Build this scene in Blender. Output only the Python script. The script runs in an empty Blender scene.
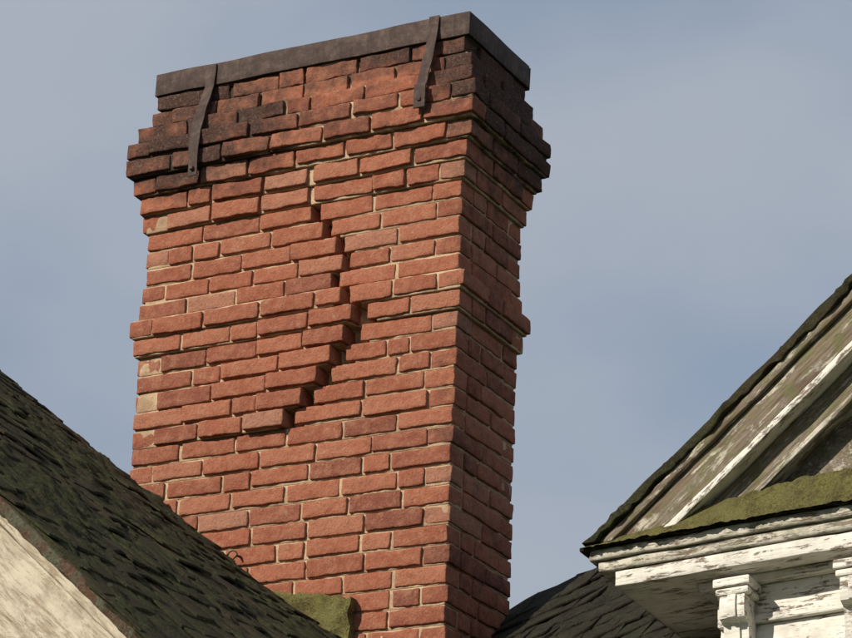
import bpy, math, random
import numpy as np
from mathutils import Matrix, Vector, noise
random.seed(7)
sc=bpy.context.scene
GZ=1.6
# ------------------------------------------------------------------ camera
F,PHI,RHO=2924.8,.3719,.0404
fw=np.array([0,math.cos(PHI),math.sin(PHI)]); r0=np.array([1.,0,0]); u0=np.cross(r0,fw)
cr,cu=math.cos(RHO)*r0+math.sin(RHO)*u0,-math.sin(RHO)*r0+math.cos(RHO)*u0
cam=bpy.data.cameras.new('camera'); co=bpy.data.objects.new('camera',cam); sc.collection.objects.link(co)
sc.camera=co; cam.lens=36*F/852; cam.clip_end=5000
co.matrix_world=Matrix(((cr[0],cu[0],-fw[0],0),(cr[1],cu[1],-fw[1],0),(cr[2],cu[2],-fw[2],GZ),(0,0,0,1)))
# ------------------------------------------------------------------ materials
class N:
    def __init__(s,name):
        s.m=bpy.data.materials.new(name); s.m.use_nodes=True; s.t=s.m.node_tree
        s.b=s.t.nodes['Principled BSDF']; s.b.inputs['Specular IOR Level'].default_value=.15
        s.b.inputs['Roughness'].default_value=.95
        s.obj=s.new('ShaderNodeTexCoord').outputs['Object']
    def new(s,k): return s.t.nodes.new(k)
    def put(s,i,v):
        if isinstance(v,bpy.types.NodeSocket): s.t.links.new(v,i)
        elif v is not None:
            if i.type=='RGBA' and len(v)==3: v=(*v,1)
            i.default_value=v
    def attr(s,n,k='Fac'):
        a=s.new('ShaderNodeAttribute'); a.attribute_name=n; return a.outputs[k]
    def map(s,v,sc=(1,1,1)):
        m=s.new('ShaderNodeMapping'); s.put(m.inputs['Vector'],v); m.inputs['Scale'].default_value=sc; return m.outputs[0]
    def noise(s,v,scale,detail=4,rough=.6,dist=0):
        n=s.new('ShaderNodeTexNoise'); s.put(n.inputs['Vector'],v); n.inputs['Scale'].default_value=scale
        n.inputs['Detail'].default_value=detail; n.inputs['Roughness'].default_value=rough; n.inputs['Distortion'].default_value=dist
        return n.outputs[0]
    def step(s,v,a,b,lo=0,hi=1):
        n=s.new('ShaderNodeMapRange'); s.put(n.inputs['Value'],v); n.interpolation_type='SMOOTHSTEP'
        for k,x in zip(('From Min','From Max','To Min','To Max'),(a,b,lo,hi)): n.inputs[k].default_value=x
        return n.outputs[0]
    def math(s,op,a,b=None,c=None):
        n=s.new('ShaderNodeMath'); n.operation=op
        for i,x in enumerate((a,b,c)): s.put(n.inputs[i],x)
        return n.outputs[0]
    def mix(s,f,a,b,op='MIX'):
        n=s.new('ShaderNodeMix'); n.data_type='RGBA'; n.blend_type=op; n.clamp_factor=True
        s.put(n.inputs[0],f); s.put(n.inputs[6],a); s.put(n.inputs[7],b); return n.outputs[2]
    def ramp(s,f,stops):
        n=s.new('ShaderNodeValToRGB'); s.put(n.inputs[0],f); e=n.color_ramp.elements
        while len(e)<len(stops): e.new(.5)
        for i,(p,c) in enumerate(stops): e[i].position=p; e[i].color=(*c,1)
        return n.outputs[0]
    def bump(s,h,st=.5,d=.01):
        n=s.new('ShaderNodeBump'); s.put(n.inputs['Height'],h); n.inputs['Strength'].default_value=st; n.inputs['Distance'].default_value=d
        s.t.links.new(n.outputs[0],s.b.inputs['Normal'])
    def color(s,c): s.put(s.b.inputs['Base Color'],c)

def m_brick():
    g=N('old_brick'); o=g.obj
    t=g.attr('tone')
    c=g.ramp(t,[(0,(.23,.080,.053)),(.15,(.31,.103,.062)),(.5,(.36,.122,.070)),(.85,(.40,.150,.088)),(1,(.38,.185,.125))])
    n1=g.noise(o,24,7,.75); n2=g.noise(o,120,5,.75); n3=g.noise(o,5,3,.5)
    c=g.mix(g.step(n1,.42,.66,0,.6),c,(.43,.20,.125))
    c=g.mix(g.step(n1,.46,.28,0,.55),c,(.18,.064,.045))
    c=g.mix(g.step(n2,.52,.68,0,.55),c,(.15,.068,.050))
    c=g.mix(g.step(n2,.46,.32,0,.4),c,(.46,.24,.16))
    sm=g.math('MULTIPLY',g.step(g.noise(o,38,6,.78),.54,.66),g.step(n3,.44,.62))
    c=g.mix(g.math('MULTIPLY',sm,.5),c,(.44,.30,.21))
    s=g.attr('soot')  # carries soot and, on the right face, painted shade
    s2=g.math('MULTIPLY_ADD',g.math('SUBTRACT',t,.5),g.math('MULTIPLY',s,-.6),s)
    sf=g.math('MULTIPLY_ADD',s2,1.5,g.math('MULTIPLY',g.math('SUBTRACT',g.noise(o,13,6,.72),.5),2.4))
    sf=g.step(sf,.1,1.30,0,.90)
    c=g.mix(sf,c,g.mix(g.step(n2,.38,.62),(.024,.018,.017),(.080,.054,.045)))
    lich=g.math('MULTIPLY',g.step(g.noise(o,60,3,.6),.58,.68),g.step(s,.3,.8))
    c=g.mix(g.math('MULTIPLY',lich,.35),c,(.20,.18,.15))
    g.color(c)
    h=g.math('ADD',g.math('MULTIPLY',n1,.9),g.math('MULTIPLY',n2,.5))
    g.bump(h,1,.011); return g.m
def m_mortar():
    g=N('lime_mortar'); o=g.obj
    n=g.noise(o,30,5,.7); n3=g.noise(o,3.2,3,.5)
    c=g.ramp(n,[(.25,(.34,.22,.14)),(.5,(.54,.39,.25)),(.75,(.64,.50,.34))])
    c=g.mix(g.step(n3,.54,.40,0,.45),c,(.24,.13,.085))
    s=g.attr('soot')  # soot value, including the shade painted on the right face
    sf=g.math('MULTIPLY_ADD',s,1.5,g.math('MULTIPLY',g.math('SUBTRACT',g.noise(o,11,5,.65),.5),1.6))
    c=g.mix(g.step(sf,.25,.9,0,.93),c,(.03,.025,.022))
    g.color(c); g.bump(g.noise(o,120,5,.75),.9,.006); return g.m
def m_iron():
    g=N('rusted_iron'); o=g.obj; n=g.noise(o,22,6,.7)
    c=g.ramp(n,[(.3,(.040,.028,.024)),(.5,(.072,.049,.042)),(.66,(.115,.082,.068)),(.8,(.14,.06,.035))])
    c=g.mix(g.step(g.noise(g.map(o,(30,30,3)),1,4,.6),.5,.7,0,.5),c,(.032,.020,.017))
    g.color(c); g.b.inputs['Roughness'].default_value=.7
    g.bump(g.noise(o,80,5,.7),.7,.004); return g.m
def m_paint(name,paint,wood,lo,hi,dirt=.4,moss=0,grey=(.30,.25,.20),k=1.):
    g=N(name); L=g.attr('lc','Vector'); o=g.obj
    gr=g.noise(g.map(L,(2.2,38,38)),1,6,.7,.3)
    pt=g.math('ADD',g.math('MULTIPLY',g.noise(g.map(L,(7*k,24*k,24*k)),1,8,.78,.4),.7),g.math('MULTIPLY',g.noise(g.map(L,(9,140,140)),1,4,.7),.3))
    fine=g.noise(g.map(L,(12,160,160)),1,4,.7)
    w=g.mix(g.step(gr,.35,.65),wood,grey)
    w=g.mix(g.step(fine,.55,.35,0,.6),w,tuple(x*.4 for x in wood))
    p=g.mix(g.step(g.noise(o,9,5,.7),.4,.7,0,dirt),paint,tuple(x*.55 for x in grey))
    p=g.mix(g.step(fine,.5,.3,0,.35),p,grey)
    c=g.mix(g.step(pt,lo,hi),w,p)
    if moss: c=g.mix(g.math('MULTIPLY',g.step(g.noise(o,14,6,.75),.47,.6),moss),c,(.13,.14,.05))
    g.color(c)
    g.bump(g.math('ADD',g.math('MULTIPLY',g.step(pt,lo,hi),.5),g.math('MULTIPLY',fine,.7)),.8,.004); return g.m
def m_moss(name,a,b,c3,d,sc=1.,streak=None):
    g=N(name); o=g.obj
    n=g.noise(o,9*sc,8,.80,.4); k=g.noise(o,70*sc,5,.8); q=g.noise(o,3.2*sc,6,.7)
    c=g.ramp(n,[(.34,a),(.46,b),(.54,c3),(.66,d)])
    c=g.mix(g.step(k,.52,.34,0,.8),c,tuple(x*.4 for x in a))
    c=g.mix(g.step(k,.54,.66,0,.5),c,tuple(min(1,x*1.9) for x in d))
    c=g.mix(g.step(q,.5,.64,0,.5),c,d)
    t=g.attr('tone'); c=g.mix(g.math('MULTIPLY',t,.3),c,(.09,.065,.048))
    if streak: c=g.mix(g.step(g.noise(o,2.6,8,.78),.50,.60,0,.6),c,streak)
    g.color(c); g.bump(g.math('ADD',n,g.math('MULTIPLY',k,.8)),1,.03); g.b.inputs['Roughness'].default_value=.97
    return g.m
def m_ground():
    g=N('ground_grass'); o=g.obj
    c=g.mix(g.noise(o,.6,6,.7),(.035,.06,.018),(.09,.10,.04)); g.color(c); g.bump(g.noise(o,20,4,.7),.8,.03); return g.m
MB=m_brick(); MM=m_mortar(); MI=m_iron()
MW=m_paint('weathered_white_paint',(.74,.71,.64),(.20,.14,.10),.42,.47,.3)
MGW=m_paint('peeling_grey_paint',(.60,.56,.48),(.17,.12,.085),.45,.51,.5,.4,(.27,.23,.18))
MBR=m_paint('peeled_brown_wood',(.46,.42,.34),(.15,.105,.075),.50,.57,.6,.55,(.25,.21,.16),1.3)
MBE=m_paint('weathered_cream_board',(.56,.50,.39),(.32,.22,.14),.40,.54,.5,0,(.38,.32,.24),.7)
MROOF=m_moss('mossy_shingles',(.036,.030,.021),(.060,.054,.032),(.072,.080,.036),(.10,.115,.045),1.3,(.10,.072,.046))
MDROOF=m_moss('dark_shingles',(.022,.020,.017),(.048,.043,.033),(.066,.066,.045),(.08,.09,.05),1.6)
MGREEN=m_moss('yellow_green_moss',(.16,.13,.055),(.28,.24,.09),(.37,.34,.11),(.40,.38,.15),2.4)
MEDGE=m_moss('rust_moss_edge',(.20,.09,.06),(.25,.14,.09),(.22,.22,.14),(.28,.33,.22),1.6,(.26,.12,.075))
MG=m_ground()
# ------------------------------------------------------------------ mesh builder
class MBd:
    def __init__(s): s.v=[];s.f=[];s.tone=[];s.soot=[];s.lc=[]
    def box(s,T,lo,hi,n=(2,1,1),r=.003,amp=.0,fr=8.,tone=None,soot=None,tilt=(0,0,0),amp2=0.,fr2=45.,pre=None):
        lo=np.array(lo,float);hi=np.array(hi,float);L=hi-lo
        if tone is None: tone=random.random()
        sd=Vector((random.uniform(0,60),random.uniform(0,60),random.uniform(0,60)))
        ax=[]
        for i in range(3):
            rr=min(r,L[i]*.45); k=max(1,n[i])
            ax.append(np.concatenate(([0],np.linspace(rr,L[i]-rr,k+1),[L[i]])))
        nx,ny,nz=[len(a) for a in ax]; idx={}; c=(lo+hi)/2; H=L/2
        base=len(s.v)
        for i in range(nx):
            for j in range(ny):
                for k in range(nz):
                    if 0<i<nx-1 and 0<j<ny-1 and 0<k<nz-1: continue
                    p=np.array((ax[0][i],ax[1][j],ax[2][k]))
                    rr=np.minimum(r,L*.45); q=np.clip(p,rr,L-rr); d=p-q; m=np.linalg.norm(d)
                    if m>0: p=q+d/m*min(rr)
                    pv=Vector(p)+sd
                    if amp: 
                        w=noise.noise_vector(pv*fr); p=p+np.array(w)*amp
                    if amp2:
                        w=noise.noise_vector(pv*fr2); p=p+np.array(w)*amp2
                    lcp=p+np.array(sd)
                    g=p-H
                    a,b,cc=tilt
                    g=np.array((g[0]-cc*g[1]+b*g[2], g[1]+cc*g[0]-a*g[2], g[2]-b*g[0]+a*g[1]))
                    P=g+c
                    if pre: P=pre(P)
                    idx[(i,j,k)]=len(s.v); s.v.append(tuple(T(*P)))
                    s.tone.append(tone); s.soot.append(soot(P) if soot else 0.); s.lc.append(tuple(lcp))
        def q4(a,b,c_,d): s.f.append((idx[a],idx[b],idx[c_],idx[d]))
        for i in range(nx-1):
            for j in range(ny-1):
                q4((i,j,0),(i,j+1,0),(i+1,j+1,0),(i+1,j,0)); q4((i,j,nz-1),(i+1,j,nz-1),(i+1,j+1,nz-1),(i,j+1,nz-1))
            for k in range(nz-1):
                q4((i,0,k),(i+1,0,k),(i+1,0,k+1),(i,0,k+1)); q4((i,ny-1,k),(i,ny-1,k+1),(i+1,ny-1,k+1),(i+1,ny-1,k))
        for j in range(ny-1):
            for k in range(nz-1):
                q4((0,j,k),(0,j,k+1),(0,j+1,k+1),(0,j+1,k)); q4((nx-1,j,k),(nx-1,j+1,k),(nx-1,j+1,k+1),(nx-1,j,k+1))
    def grid(s,fn,nu,nv,tone=.3,soot=None):
        b=len(s.v)
        for i in range(nu+1):
            for j in range(nv+1):
                P=fn(i/nu,j/nv); s.v.append(tuple(P)); s.tone.append(tone); s.soot.append(0.); s.lc.append((P[0],P[1],P[2]))
        for i in range(nu):
            for j in range(nv):
                a=b+i*(nv+1)+j; s.f.append((a,a+1,a+nv+2,a+nv+1))
    def prism(s,T,prof,x0,x1,tone=.5):
        # prof: list of (y,z); extruded along x
        b=len(s.v);n=len(prof); q=random.uniform(0,30)
        for x in (x0,x1):
            for y,z in prof:
                s.v.append(tuple(T(x,y,z))); s.tone.append(tone); s.soot.append(0.); s.lc.append((x,y+q,z+q))
        for i in range(n):
            j=(i+1)%n; s.f.append((b+i,b+j,b+n+j,b+n+i))
        s.f.append(tuple(b+i for i in range(n))[::-1]); s.f.append(tuple(b+n+i for i in range(n)))
    def done(s,name,mat,parent=None,smooth=True):
        me=bpy.data.meshes.new(name); me.from_pydata(s.v,[],s.f); me.update()
        a=me.attributes.new('tone','FLOAT','POINT'); a.data.foreach_set('value',s.tone)
        a=me.attributes.new('soot','FLOAT','POINT'); a.data.foreach_set('value',s.soot)
        a=me.attributes.new('lc','FLOAT_VECTOR','POINT'); a.data.foreach_set('vector',np.array(s.lc,dtype=np.float32).ravel())
        me.materials.append(mat)
        if smooth: me.polygons.foreach_set('use_smooth',[True]*len(me.polygons))
        o=bpy.data.objects.new(name,me); sc.collection.objects.link(o)
        if parent: o.parent=parent
        return o
def empty(name):
    o=bpy.data.objects.new(name,None); sc.collection.objects.link(o); return o
Z=np.array([0,0,1.])
C=np.array([.1122,9.6441,4.9835+GZ]); A=.4985; W=1.3502; D=.4959
rd=np.array([math.cos(A),-math.sin(A),0]); bk=np.array([math.sin(A),math.cos(A),0])
LE=rd*.0075-bk*.0095
def TC(u,v,z): return C+rd*u+bk*v+(Z+LE)*z
def ss(x,a,b):
    t=min(1,max(0,(x-a)/(b-a))); return t*t*(3-2*t)
# ------------------------------------------------------------------ chimney
H=.072; CAP=.092; NR=52
prof={0:.0,1:.020,2:.052,3:.078,4:.078,5:.052,6:.032,7:.015,12:.010,13:.030,14:.018}
crack={6:-.62,7:-.62,8:-.60,9:-.55,10:-.49,11:-.46,12:-.50,13:-.44,14:-.375,15:-.41,16:-.465,17:-.52,18:-.585,19:-.66}
prot={6:.008,7:.010,8:.012,9:.014,10:.015,11:.015,12:.016,13:.020,14:.034,15:.038,16:.038,17:.038,18:.036,19:.032}
gap={6:.008,7:.012,8:.014,9:.014,10:.015,11:.016,12:.014,13:.018,14:.032,15:.030,16:.028,17:.028,18:.026,19:.016}
def row_of(z): return (-CAP-z)/H
def soot_shade_fn(face):
    def f(P):
        u,v,z=P; r=row_of(z)
        fade=1-ss(r,4.2,8.0)
        if face=='R' : return .54*(1-ss(r,4,9.5))+.26  # soot near the top, plus shade painted evenly over the right face
        if v>.15 or u<-W+.0: return .8*fade
        b=.27+.58*(1-ss(u,-1.15,-.50))+ (.50*ss(u,-.18,-.03)*(1-ss(r,2,4.5)))
        b*=fade
        if r<1.6: b=max(b,.62-.1*r)
        return min(1,b)
    return f
bm=MBd(); mm=MBd()
def runlist(L,rngoff,module=.21):
    first=rngoff
    seq=[]
    if first: seq.append(first)
    tot=sum(seq)
    while tot<L-.14:
        l=module*random.uniform(.94,1.06)
        if random.random()<.10: l=.105*random.uniform(.95,1.08)
        seq.append(l); tot+=l
    k=L/tot
    return [l*k for l in seq]
for r in range(NR):
    o=prof.get(r,0.); z1=-CAP-r*H; z0=z1-H
    ev=r%2==0
    fr_o=random.uniform(-.0015,.0015)
    worn=1-ss(r,6,9)
    def put(face,a,b,ex=0.,dz=0.):
        j=.0052*random.uniform(.7,1.6); hb=random.uniform(.0062,.0098)
        if b-a<.05: return
        out=min(.006,max(-.003,random.gauss(0,.0018+.0026*worn)))+fr_o+ex
        tone=random.random()
        if random.random()<.08: tone=tone*.25
        tl=(random.gauss(0,.008+.008*worn),random.gauss(0,.004+.006*worn),random.gauss(0,.005+.010*worn))
        lo_z=z0+hb+dz+random.gauss(0,.0010); hi_z=z1-hb*.50+dz
        kw=dict(r=.0038,amp=.0034+.0035*worn,fr=13.,amp2=.0028,fr2=60.,tone=tone,tilt=tl)
        if face=='F':
            bm.box(TC,(a+j,-o-out,lo_z),(b-j,-o-out+.10,hi_z),n=(12,2,4),soot=soot_shade_fn('F'),**kw)
        elif face=='B':
            bm.box(TC,(a+j,D+o+out-.10,lo_z),(b-j,D+o+out,hi_z),n=(3,1,2),soot=soot_shade_fn('F'),**kw)
        elif face=='R':
            bm.box(TC,(o+out-.10,a+j,lo_z),(o+out,b-j,hi_z),n=(2,8,3),soot=soot_shade_fn('R'),**kw)
        else:
            bm.box(TC,(-W-o-out,a+j,lo_z),(-W-o-out+.10,b-j,hi_z),n=(2,4,2),soot=soot_shade_fn('F'),**kw)
    if ev:
        fa,fb=-W-o,o; sa,sb=-o+.10,D+o-.10
    else:
        fa,fb=-W-o+.10,o-.10; sa,sb=-o,D+o
    if r in crack:
        uc=crack[r]
        L1=runlist(uc-fa,0); L2=runlist(fb-uc,0)
        if len(L1)>1 and random.random()<.5: random.shuffle(L1)
        x=fa; cuts=[]
        for l in L1: cuts.append((x,x+l,'l')); x+=l
        for l in L2: cuts.append((x,x+l,'r')); x+=l
    else:
        off=(0,.0,.04,.02)[r%4]+random.uniform(0,.03)
        L1=runlist(fb-fa,(.105+off) if random.random()<.3 else 0)
        x=fa;cuts=[]
        for l in L1: cuts.append((x,x+l,'n')); x+=l
    for a,b,s in cuts:
        ex=0;dz=0
        if s=='l':
            ex=prot[r]*max(.12,1-(crack[r]-b)/.62)
            dz=-.004
            if abs(b-crack[r])<1e-6: b-=gap[r]*.8
        elif s=='r' and abs(a-crack[r])<1e-6: a+=gap[r]*.4
        put('F',a,b,ex=ex,dz=dz)
    x=fa
    for l in runlist(fb-fa,0): put('B',x,x+l); x+=l
    x=sa
    for l in runlist(sb-sa,.105 if (r//2)%2 else 0): put('R',x,x+l); x+=l
    x=sa
    for l in runlist(sb-sa,0): put('L',x,x+l); x+=l
# mortar core, row by row
for r in range(NR):
    worn=1-ss(r,5,8)
    o=prof.get(r,0.)-.0088-.006*worn; z1=-CAP-r*H; z0=z1-H
    def T2(u,v,z,o=o,r=r):
        P=TC(u,v,z)
        if v<.05 and u>-W-.05:
            n=noise.noise(Vector((u*5,z*5,3.1))); m=noise.noise(Vector((u*28,z*28,7.7)))
            P=P-bk*(.0020*n+.0034*m)
            if r in crack and r>7:
                d=abs(u-crack[r]-.0)
                if d<.045: P=P+bk*.07*(1-d/.045)**.35
                elif u<crack[r]: P=P-bk*prot[r]*.8*max(.1,1-(crack[r]-u)/.62)
        if u>-.05:
            n=noise.noise(Vector((v*6,z*6,9.1))); P=P+rd*(.0018*n+.0028*noise.noise(Vector((v*30,z*30,1.))))
        return P
    mm.box(T2,(-W-o,-o,z0),(o,D+o,z1+.0005*(r%2)),n=(100,22,4),r=.004,tone=.5,soot=lambda P:soot_shade_fn('R' if P[0]>-.012 else 'F')(P)*(.6 if P[0]>-.012 else 1))
chim=empty('brick_chimney')
bm.done('bricks',MB,chim); mm.done('mortar',MM,chim)
# iron cap and straps
ic=MBd(); e=.010
kw=dict(r=.002,amp=.005,fr=4.,amp2=.0008,fr2=30)
ic.box(TC,(-W-e,-e,-CAP),(e,-e+.008,0),n=(30,1,3),**kw)
ic.box(TC,(e-.008,-e+.009,-CAP),(e,D+e-.009,0.0),n=(1,14,3),**kw)
ic.box(TC,(-W-e,D+e-.008,-CAP),(e,D+e,0),n=(30,1,3),**kw)
ic.box(TC,(-W-e,-e+.009,-CAP),(-W-e+.008,D+e-.009,0),n=(1,14,3),**kw)
ic.done('iron_cap_band',MI,chim)
tp=MBd(); tp.box(TC,(-W+.004,.004,-CAP-.01),(-.004,D-.004,-.02),n=(20,8,1),r=.01,amp=.01,tone=.5,soot=lambda P:.9); tp.done('mortar_wash',MM,chim)
def strap(name,uc,path,w=.050,dx=0,plate=False):
    s=MBd(); th=.005; P=[path[0]]
    for a,b in zip(path[:-1],path[1:]):
        for i in range(1,7): t=i/6; P.append((a[0]+(b[0]-a[0])*t,a[1]+(b[1]-a[1])*t))
    n=len(P)-1
    def mk(side):
        def fn(i,j):
            k=int(round(i*n)); o,z=P[k]; x=uc+dx*(k/n)+(j-.5)*w*(1+.04*math.sin(k*.9)-.15*k/n)
            wob=.002*noise.noise(Vector((x*9,z*14,2.)))+.006*(j-.5)*math.sin(k*.25)
            return TC(x,-(o+wob)-(th if side else 0),z)
        return fn
    s.grid(mk(1),n,3); s.grid(mk(0),n,3)
    for j in (0,1):
        f1,f0=mk(1),mk(0)
        s.grid(lambda i,t,j=j:f1(i,j)*(1-t)+f0(i,j)*t,n,1)
    f1,f0=mk(1),mk(0)
    for i in (0,1): s.grid(lambda t,j,i=i:f1(i,j)*(1-t)+f0(i,j)*t,1,3)
    if plate:
        o,z=path[-1]; s.box(TC,(uc+dx-.024,-o-.014,z-.005),(uc+dx+.024,-o-.006,z+.09),n=(1,1,1),r=.002)
    o,z=path[-1]
    s.box(TC,(uc+dx-.008,-o-.020,z+.02),(uc+dx+.008,-o-.004,z+.036),n=(1,1,1),r=.004)
    s.done(name,MI,chim)
strap('strap_1',-1.105,[(.012,-.005),(.014,-.10),(.056,-CAP-1.6*H),(.088,-CAP-3.0*H),(.094,-CAP-4.0*H),(.088,-CAP-5.7*H)],w=.047)
strap('strap_2',-.135,[(.012,.004),(.014,-.05),(.034,-CAP-.6*H),(.066,-CAP-1.9*H),(.088,-CAP-3.0*H),(.092,-CAP-4.3*H)],w=.042,plate=True)
# small iron eye in the brickwork
ey=MBd()
def eyf(a,b):
    p=2*math.pi*a*.85; q=2*math.pi*b; R=.021; rr=.003
    return TC(-.86+(R+rr*math.cos(q))*math.cos(p),-.022+rr*math.sin(q),-2.0+(R+rr*math.cos(q))*math.sin(p))
ey.grid(eyf,24,8); ey.box(TC,(-.842,-.03,-2.003),(-.836,.03,-1.997),r=.002); ey.done('iron_eye',MI,chim)
# ------------------------------------------------------------------ old house
house=empty('old_house')
BZ=GZ
def zB(u): return 2.461-.876*(u+.194)
Ax=[-1.97,-1.329,-.962,-.612,-.383]; Az=[3.833,3.32,3.031,2.763,2.608]
def zA(u):
    if u<Ax[0]: return Az[0]+.80*(Ax[0]-u)
    if u>Ax[-1]: return Az[-1]-.68*(u-Ax[-1])
    return float(np.interp(u,Ax,Az))
V0,V1=-2.3,-.02; UR=-3.4; UE=1.7
def zS(u,v):
    um=u if u>=UR else 2*UR-u
    s=(v-V0)/(V1-V0); s=min(1.05,max(-.05,s)); return zB(um)*(1-s)+zA(um)*s
C0=np.array([C[0],C[1],0.])
def TW(u,v,dz): return C0+rd*u+bk*v+Z*(zS(u,v)+BZ+dz)
roof=MBd()
ex=.105
for side in (1,-1):
    u=UE
    while u>UR-.02:
        v=V0-.03+random.uniform(-.06,0)
        while v<V1-.02:
            w=random.uniform(.07,.19)
            vb=min(v+w,V1)
            ue=u+random.gauss(0,.016)
            lift=abs(random.gauss(0,.005))
            def pre(P,u=u,side=side,lift=lift):
                t=(P[0]-(u-.2))/.2
                q=np.array((P[0],P[1],P[2]+.0+(.010+lift)*t))
                if side<0: q[0]=2*UR-q[0]
                return q
            if vb-v>.03: roof.box(TW,(ue-.2,v+.002,-.012),(ue,vb-.002,-.002),n=(2,2,1),r=.002,amp=.014,fr=9,pre=pre)
            v+=w
        u-=ex
def mossg(a,b):
    u=UR+(UE-UR)*a; v=V0-.02+(V1-V0+.02)*b
    n=noise.fractal(Vector((u*13,v*13,0)),.6,2.,6); m=noise.noise(Vector((u*2,v*2,5)))
    return TW(u,v,.004+.018*n+.016*m)
roof.grid(mossg,520,260,tone=0.)
roof.grid(lambda a,b:TW(2*UR-(UR+(UE-UR)*a),V0+(V1-V0)*b,.0),30,10,tone=.2)
roof.done('wing_roof_shingles',MROOF,house)
dk=MBd(); 
for sgn in (0,1):
    for lay in (-.030,-.06):
        dk.grid(lambda a,b,l=lay,sg=sgn:TW((UR+(UE-UR)*a) if not sg else 2*UR-(UR+(UE-UR)*a),V0+.03+(V1-V0-.05)*b,l),20,2)
dk.done('wing_roof_deck',MBR,house)
# rake of wing front gable
th=math.atan(.876); cx,sx=math.cos(th),math.sin(th)
OB=C0+rd*UR+bk*V0+Z*(zB(UR)+BZ)
Xr=rd*cx-Z*sx; Zr=rd*sx+Z*cx
LR=(UE-UR)/cx
Xl=-rd*cx-Z*sx; Zl=-rd*sx+Z*cx
for nm,X_,Z_ in (('r',Xr,Zr),('l',Xl,Zl)):
    T=(lambda x,y,z,X_=X_,Z_=Z_: OB+X_*(x if x+z*sx/cx>=0 else -z*sx/cx)+bk*y+Z_*z)
    e1=MBd(); e1.box(T,(-.3,-.072,-.038),(LR,.03,-.008),n=(300,3,2),r=.006,amp=.006,fr=9,amp2=.006,fr2=40); e1.done('rake_edge_'+nm,MEDGE,house)
    e2_=MBd(); e2_.box(T,(-.3,-.012,-.075),(LR,.03,-.042),n=(90,1,1),r=.006,amp=.005,fr=5,amp2=.002); e2_.box(T,(-.3,.002,-.50),(LR,.03,-.077),n=(60,1,3),r=.003,amp=.002,fr=4)
    e2_.done('rake_fascia_'+nm,MBE,house)
gw=MBd()
z=-GZ+.3; top=zB(UR)-.1
while z<top:
    hz=min(UE-.35, UR+(zB(UR)-.35-z)/.876)
    if hz-UR>.1:
        gw.prism(lambda x,y,zz:C0+rd*x+bk*(V0+y)+Z*(zz+BZ),[(.045,z),(.10,z),(.10,z+.12),(.062,z+.12)],2*UR-hz,hz)
    z+=.11
gw.prism(lambda x,y,zz:C0+rd*x+bk*y+Z*(zz),[(V0+.1,0),(V1-.15,0),(V1-.15,BZ+zB(UE)-.06),(V0+.1,BZ+zB(UE)-.06)],2*UR-UE+.4,UE-.4)
gw.prism(lambda x,y,zz:C0+rd*y+bk*x+Z*(zz),[(2*UR-UE+.4,BZ+zB(UE)-.10),(UE-.4,BZ+zB(UE)-.10),(UE-.4,BZ+zA(UE)-.02),(UR,BZ+zA(UR)-.5),(2*UR-UE+.4,BZ+zA(UE)-.02)],V1-.22,V1-.15)
gw.done('wing_walls',MW,house,False)
# mossy flashing piece where roof meets chimney
fl=MBd()
def flf(a,b):
    u=-.71+.34*a; zt=2.835-.055*a+.014*noise.fractal(Vector((a*6,2,1)),.8,2,4);zb=zA(u)-.06
    z=zb+(max(zt,zb+.02)-zb)*b+BZ
    return C0+rd*(u+.012*noise.noise(Vector((a*3,b*5,8))))+bk*(-.040-.03*noise.noise(Vector((a*5,b*3,0)))+.022*b)+Z*z
fl.grid(flf,60,16)
fl.grid(lambda a,b:flf(a,1)+bk*(.04*b),60,2)
fl.grid(lambda a,b:flf(1,a)+bk*(.04*b),16,2)
fl.done('chimney_flashing',MGREEN,house)
# ---- main roof behind
Q=np.array([.65,9.92,2.92+GZ]); dX=np.array([.33,-.17,.13]); dX/=np.linalg.norm(dX)
dn=-bk*math.cos(.72)-Z*math.sin(.72); nn=np.cross(dX,dn); nn/=np.linalg.norm(nn); nn=nn if nn[2]>0 else -nn
TM=lambda x,y,z:Q+dX*x+dn*y+nn*z
mr=MBd(); y=1.6
while y>0:
    x=-2.6
    while x<1.6:
        w=random.uniform(.08,.18)
        mr.box(TM,(x+.002,y-.2,-.008),(x+w-.002,y+random.gauss(0,.014),.003),n=(2,2,1),r=.002,amp=.014,fr=9,pre=lambda P,y=y:np.array((P[0],P[1],P[2]+.016*(P[1]-y+.2)/.2)))
        x+=w
    y-=.11
def mgr(a,b):
    x=-2.6+4.2*a; yy=1.6*b-.02; return TM(x,yy,-.002+.03*noise.fractal(Vector((x*9,yy*9,4)),.8,2.,5))
mr.grid(mgr,260,100,tone=0)
bn=bk*math.cos(.72)-Z*math.sin(.72)
mr.grid(lambda a,b:Q+dX*(-2.6+4.2*a)+bn*(2.5*b),10,10)
mr.done('main_roof_shingles',MDROOF,house)
mw=MBd(); mw.box(lambda x,y,z:C0+rd*x+bk*y+Z*z,(-2.0,-.6,.0),(2.0,2.2,GZ+1.35),n=(4,4,4),r=.01); mw.done('main_walls',MW,house,False)
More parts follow.
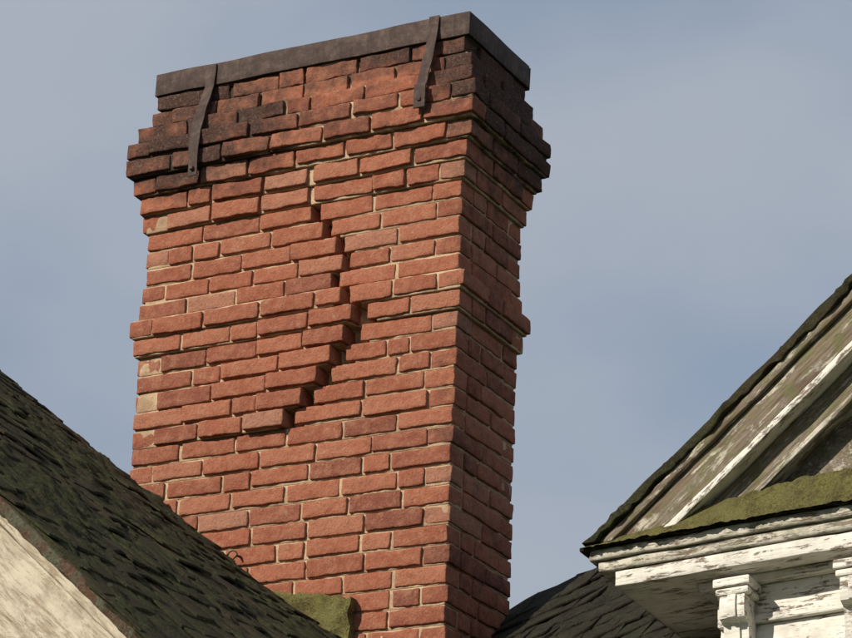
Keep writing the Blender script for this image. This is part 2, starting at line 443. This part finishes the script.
# ---- pedimented bay on the right
P0=np.array([.47,8.12,2.48+GZ]); E=np.array([.783,-.622,0]); E2=np.array([.41,.912,0])
TP=lambda u,t,z:P0+E*u+E2*t+Z*z
U=1.5; SL=.72; ta=math.atan(SL); ca,sa=math.cos(ta),math.sin(ta)
def band(m,u_in,t0,z0,z1,n=(60,2,1),**k):
    m.box(TP,(u_in,t0,z0),(2*U-u_in,3.0,z1),n=n,**k)
lip=MBd(); band(lip,0.,0.,-.012,0.,n=(130,60,1),r=.004,amp=.010,fr=8,amp2=.006,fr2=30); lip.done('cornice_lip',MDROOF,house)
cr_=MBd(); band(cr_,.028,.012,-.046,-.014,n=(80,40,2),r=.006,amp=.004,fr=5,amp2=.002); band(cr_,.055,.026,-.080,-.047,n=(80,40,2),r=.006,amp=.004,fr=5,amp2=.002)
cr_.done('cornice_crown',MGW,house)
fa_=MBd(); band(fa_,.115,.036,-.126,-.082,n=(80,4,2),r=.003,amp=.005,fr=5,amp2=.0015); 
fa_.box(TP,(.36,.13,-.150),(2*U-.36,2.9,-.127),n=(40,2,1),r=.004,amp=.001)
fa_.done('cornice_fascia',MW,house)
gs=MBd()
def gsf(a,b):
    u=.012+(2*U-.024)*a; um=min(u,2*U-u); zt=.024+.092*min(1,max(0,(um-.01)/.72))**.72
    n=noise.fractal(Vector((u*24,b*2,1)),.8,2.,5)
    return TP(u,-.020+.075*b+.007*n, -.012+zt*b+.008*n)
gs.grid(gsf,620,14); gs.done('cornice_moss_flashing',MGREEN,house)
def rakeT(mir):
    def T(x,y,z):
        x=max(x,-z*ca/sa); x=min(x,(U-.03+z*sa)/ca)
        u=.03+x*ca-z*sa; h=x*sa+z*ca+.002
        if mir: u=2*U-u
        return TP(u,y,h)
    return T
LK=(U-.03)/ca+.4
for mir in (0,1):
    T=rakeT(mir); sfx='r' if mir else 'l'
    a1=MBd(); a1.box(T,(-.05,-.012,-.020),(LK,.2,.004),n=(200,4,1),r=.004,amp=.012,fr=9,amp2=.010,fr2=35); a1.done('rake_top_'+sfx,MROOF,house)
    a2=MBd()
    a2.box(T,(-.3,.004,-.048),(LK,.2,-.021),n=(80,1,1),r=.005,amp=.004,amp2=.002)
    a2.box(T,(-.3,.022,-.138),(LK,.2,-.049),n=(80,1,2),r=.005,amp=.004,amp2=.002)
    a2.box(T,(-.3,.075,-.235),(LK,.2,-.163),n=(80,1,1),r=.005,amp=.003,amp2=.002)
    a2.done('rake_boards_'+sfx,MBR,house)
    a3=MBd(); a3.box(T,(-.3,.012,-.162),(LK,.2,-.139),n=(80,1,1),r=.004,amp=.004,amp2=.002)
    a3.done('rake_white_strip_'+sfx,MW,house)
    a5=MBd(); a5.box(T,(-.3,.065,-.254),(LK,.2,-.236),n=(60,1,1),r=.004,amp=.002)
    a5.done('rake_inner_strip_'+sfx,MGW,house)
    a4=MBd()
    def T4(x,y,z,mir=mir): 
        u=.03+x*ca; u=2*U-u if mir else u; return TP(u,y,x*sa+z)
    a4.box(T4,(.0,.02,.0),((U-.03)/ca,3.1,.03),n=(40,40,1),r=.004,amp=.010,fr=6); a4.done('bay_roof_'+sfx,MROOF,house)
ty=MBd()
ty.grid(lambda a,b:TP(.05+(2*U-.1)*a,.14,(.0+ b*(min(a,1-a)*2*(U*SL-.05)))),40,20)
ty.done('tympanum',MBR,house)
# wall
wl=MBd(); uw=.42
wl.box(TP,(uw,.185,-4.08),(2*U-uw,2.8,-.15),n=(4,4,4),r=.002)
wl.box(TP,(uw-.01,.165,-.235),(2*U-uw,.184,-.151),n=(30,1,1),r=.004)
wl.box(TP,(uw-.005,.150,-.262),(2*U-uw,.184,-.237),n=(30,1,1),r=.006)
zz=-.264
while zz>-4.0:
    wl.prism(TP,[(.158,zz-.085),(.184,zz-.085),(.184,zz),(.174,zz)],uw,2*U-uw,tone=random.random()); zz-=.086
wl.done('bay_wall',MW,house,False)
br=MBd()
for i in range(6):
    ub=.445+.385*i
    if ub>2*U-.5: break
    br.box(TP,(ub-.008,.045,-.178),(ub+.113,.164,-.152),n=(3,2,1),r=.005,amp=.001)
    br.box(TP,(ub-.002,.052,-.200),(ub+.107,.164,-.179),n=(3,2,1),r=.007,amp=.001)
    pr=[(.164,-.201)]
    for k in range(25):
        t=k/24; z=-.201-.26*t
        y=.058+.085*ss(t,.0,1.)+.020*math.sin(t*math.pi*2.0)*(1-t*.3)
        if t<.28: y=.060-.006*math.sin(t/.28*math.pi)
        pr.append((y,z))
    pr.append((.164,-.461))
    br.prism(TP,pr,ub+.012,ub+.093)
    pr2=[(max(.03,y-.008) if i_>0 else y,z) for i_,(y,z) in enumerate(pr[:-1])]+[(.164,-.455)]
    br.prism(TP,pr2,ub+.040,ub+.066)
br.done('brackets',MW,house,False)
# ------------------------------------------------------------------ ground
gd=MBd(); gd.grid(lambda a,b:np.array([(a-.5)*4000,(b-.5)*4000,0]),4,4); gd.done('ground',MG)
# ------------------------------------------------------------------ light
beta,el=math.radians(53),math.radians(31)
sd=Vector((-math.sin(beta)*math.cos(el),-math.cos(beta)*math.cos(el),math.sin(el)))
sl=bpy.data.lights.new('sun','SUN'); sl.energy=5.0; sl.angle=math.radians(.6); sl.color=(1,.92,.79)
so=bpy.data.objects.new('sun',sl); sc.collection.objects.link(so); so.rotation_euler=sd.to_track_quat('Z','Y').to_euler(); so.location=(-8,-6,14)
w=bpy.data.worlds.new('World'); sc.world=w; w.use_nodes=True; nt=w.node_tree; nd=nt.nodes; bg=nd['Background']
sky=nd.new('ShaderNodeTexSky'); sky.sky_type='NISHITA'; sky.sun_disc=False; sky.sun_elevation=el
sky.sun_rotation=math.atan2(sd.x,sd.y); sky.dust_density=2
tc=nd.new('ShaderNodeTexCoord'); mp=nd.new('ShaderNodeMapping'); mp.inputs['Scale'].default_value=(1,1,1.8); mp.inputs['Rotation'].default_value=(.2,.35,0)
nt.links.new(tc.outputs['Generated'],mp.inputs[0])
nz=nd.new('ShaderNodeTexNoise'); nz.inputs['Scale'].default_value=5.0; nz.inputs['Detail'].default_value=4; nz.inputs['Roughness'].default_value=.42
nt.links.new(mp.outputs[0],nz.inputs[0])
mr_=nd.new('ShaderNodeMapRange'); mr_.interpolation_type='SMOOTHSTEP'; nt.links.new(nz.outputs[0],mr_.inputs[0])
for k,x in zip(('From Min','From Max','To Min','To Max'),(.34,.64,0.,1.)): mr_.inputs[k].default_value=x
def mixc(f,a,b):
    m=nd.new('ShaderNodeMix'); m.data_type='RGBA'
    for i,v in ((0,f),(6,a),(7,b)):
        if isinstance(v,bpy.types.NodeSocket): nt.links.new(v,m.inputs[i])
        else: m.inputs[i].default_value=v
    return m.outputs[2]
blue=mixc(.8,sky.outputs[0],(3.05,3.7,4.75,1))
nt.links.new(mixc(mr_.outputs[0],blue,(3.9,4.35,5.05,1)),bg.inputs[0]); bg.inputs[1].default_value=.1
sc.view_settings.view_transform='Standard'; sc.view_settings.look='None'; sc.view_settings.exposure=0
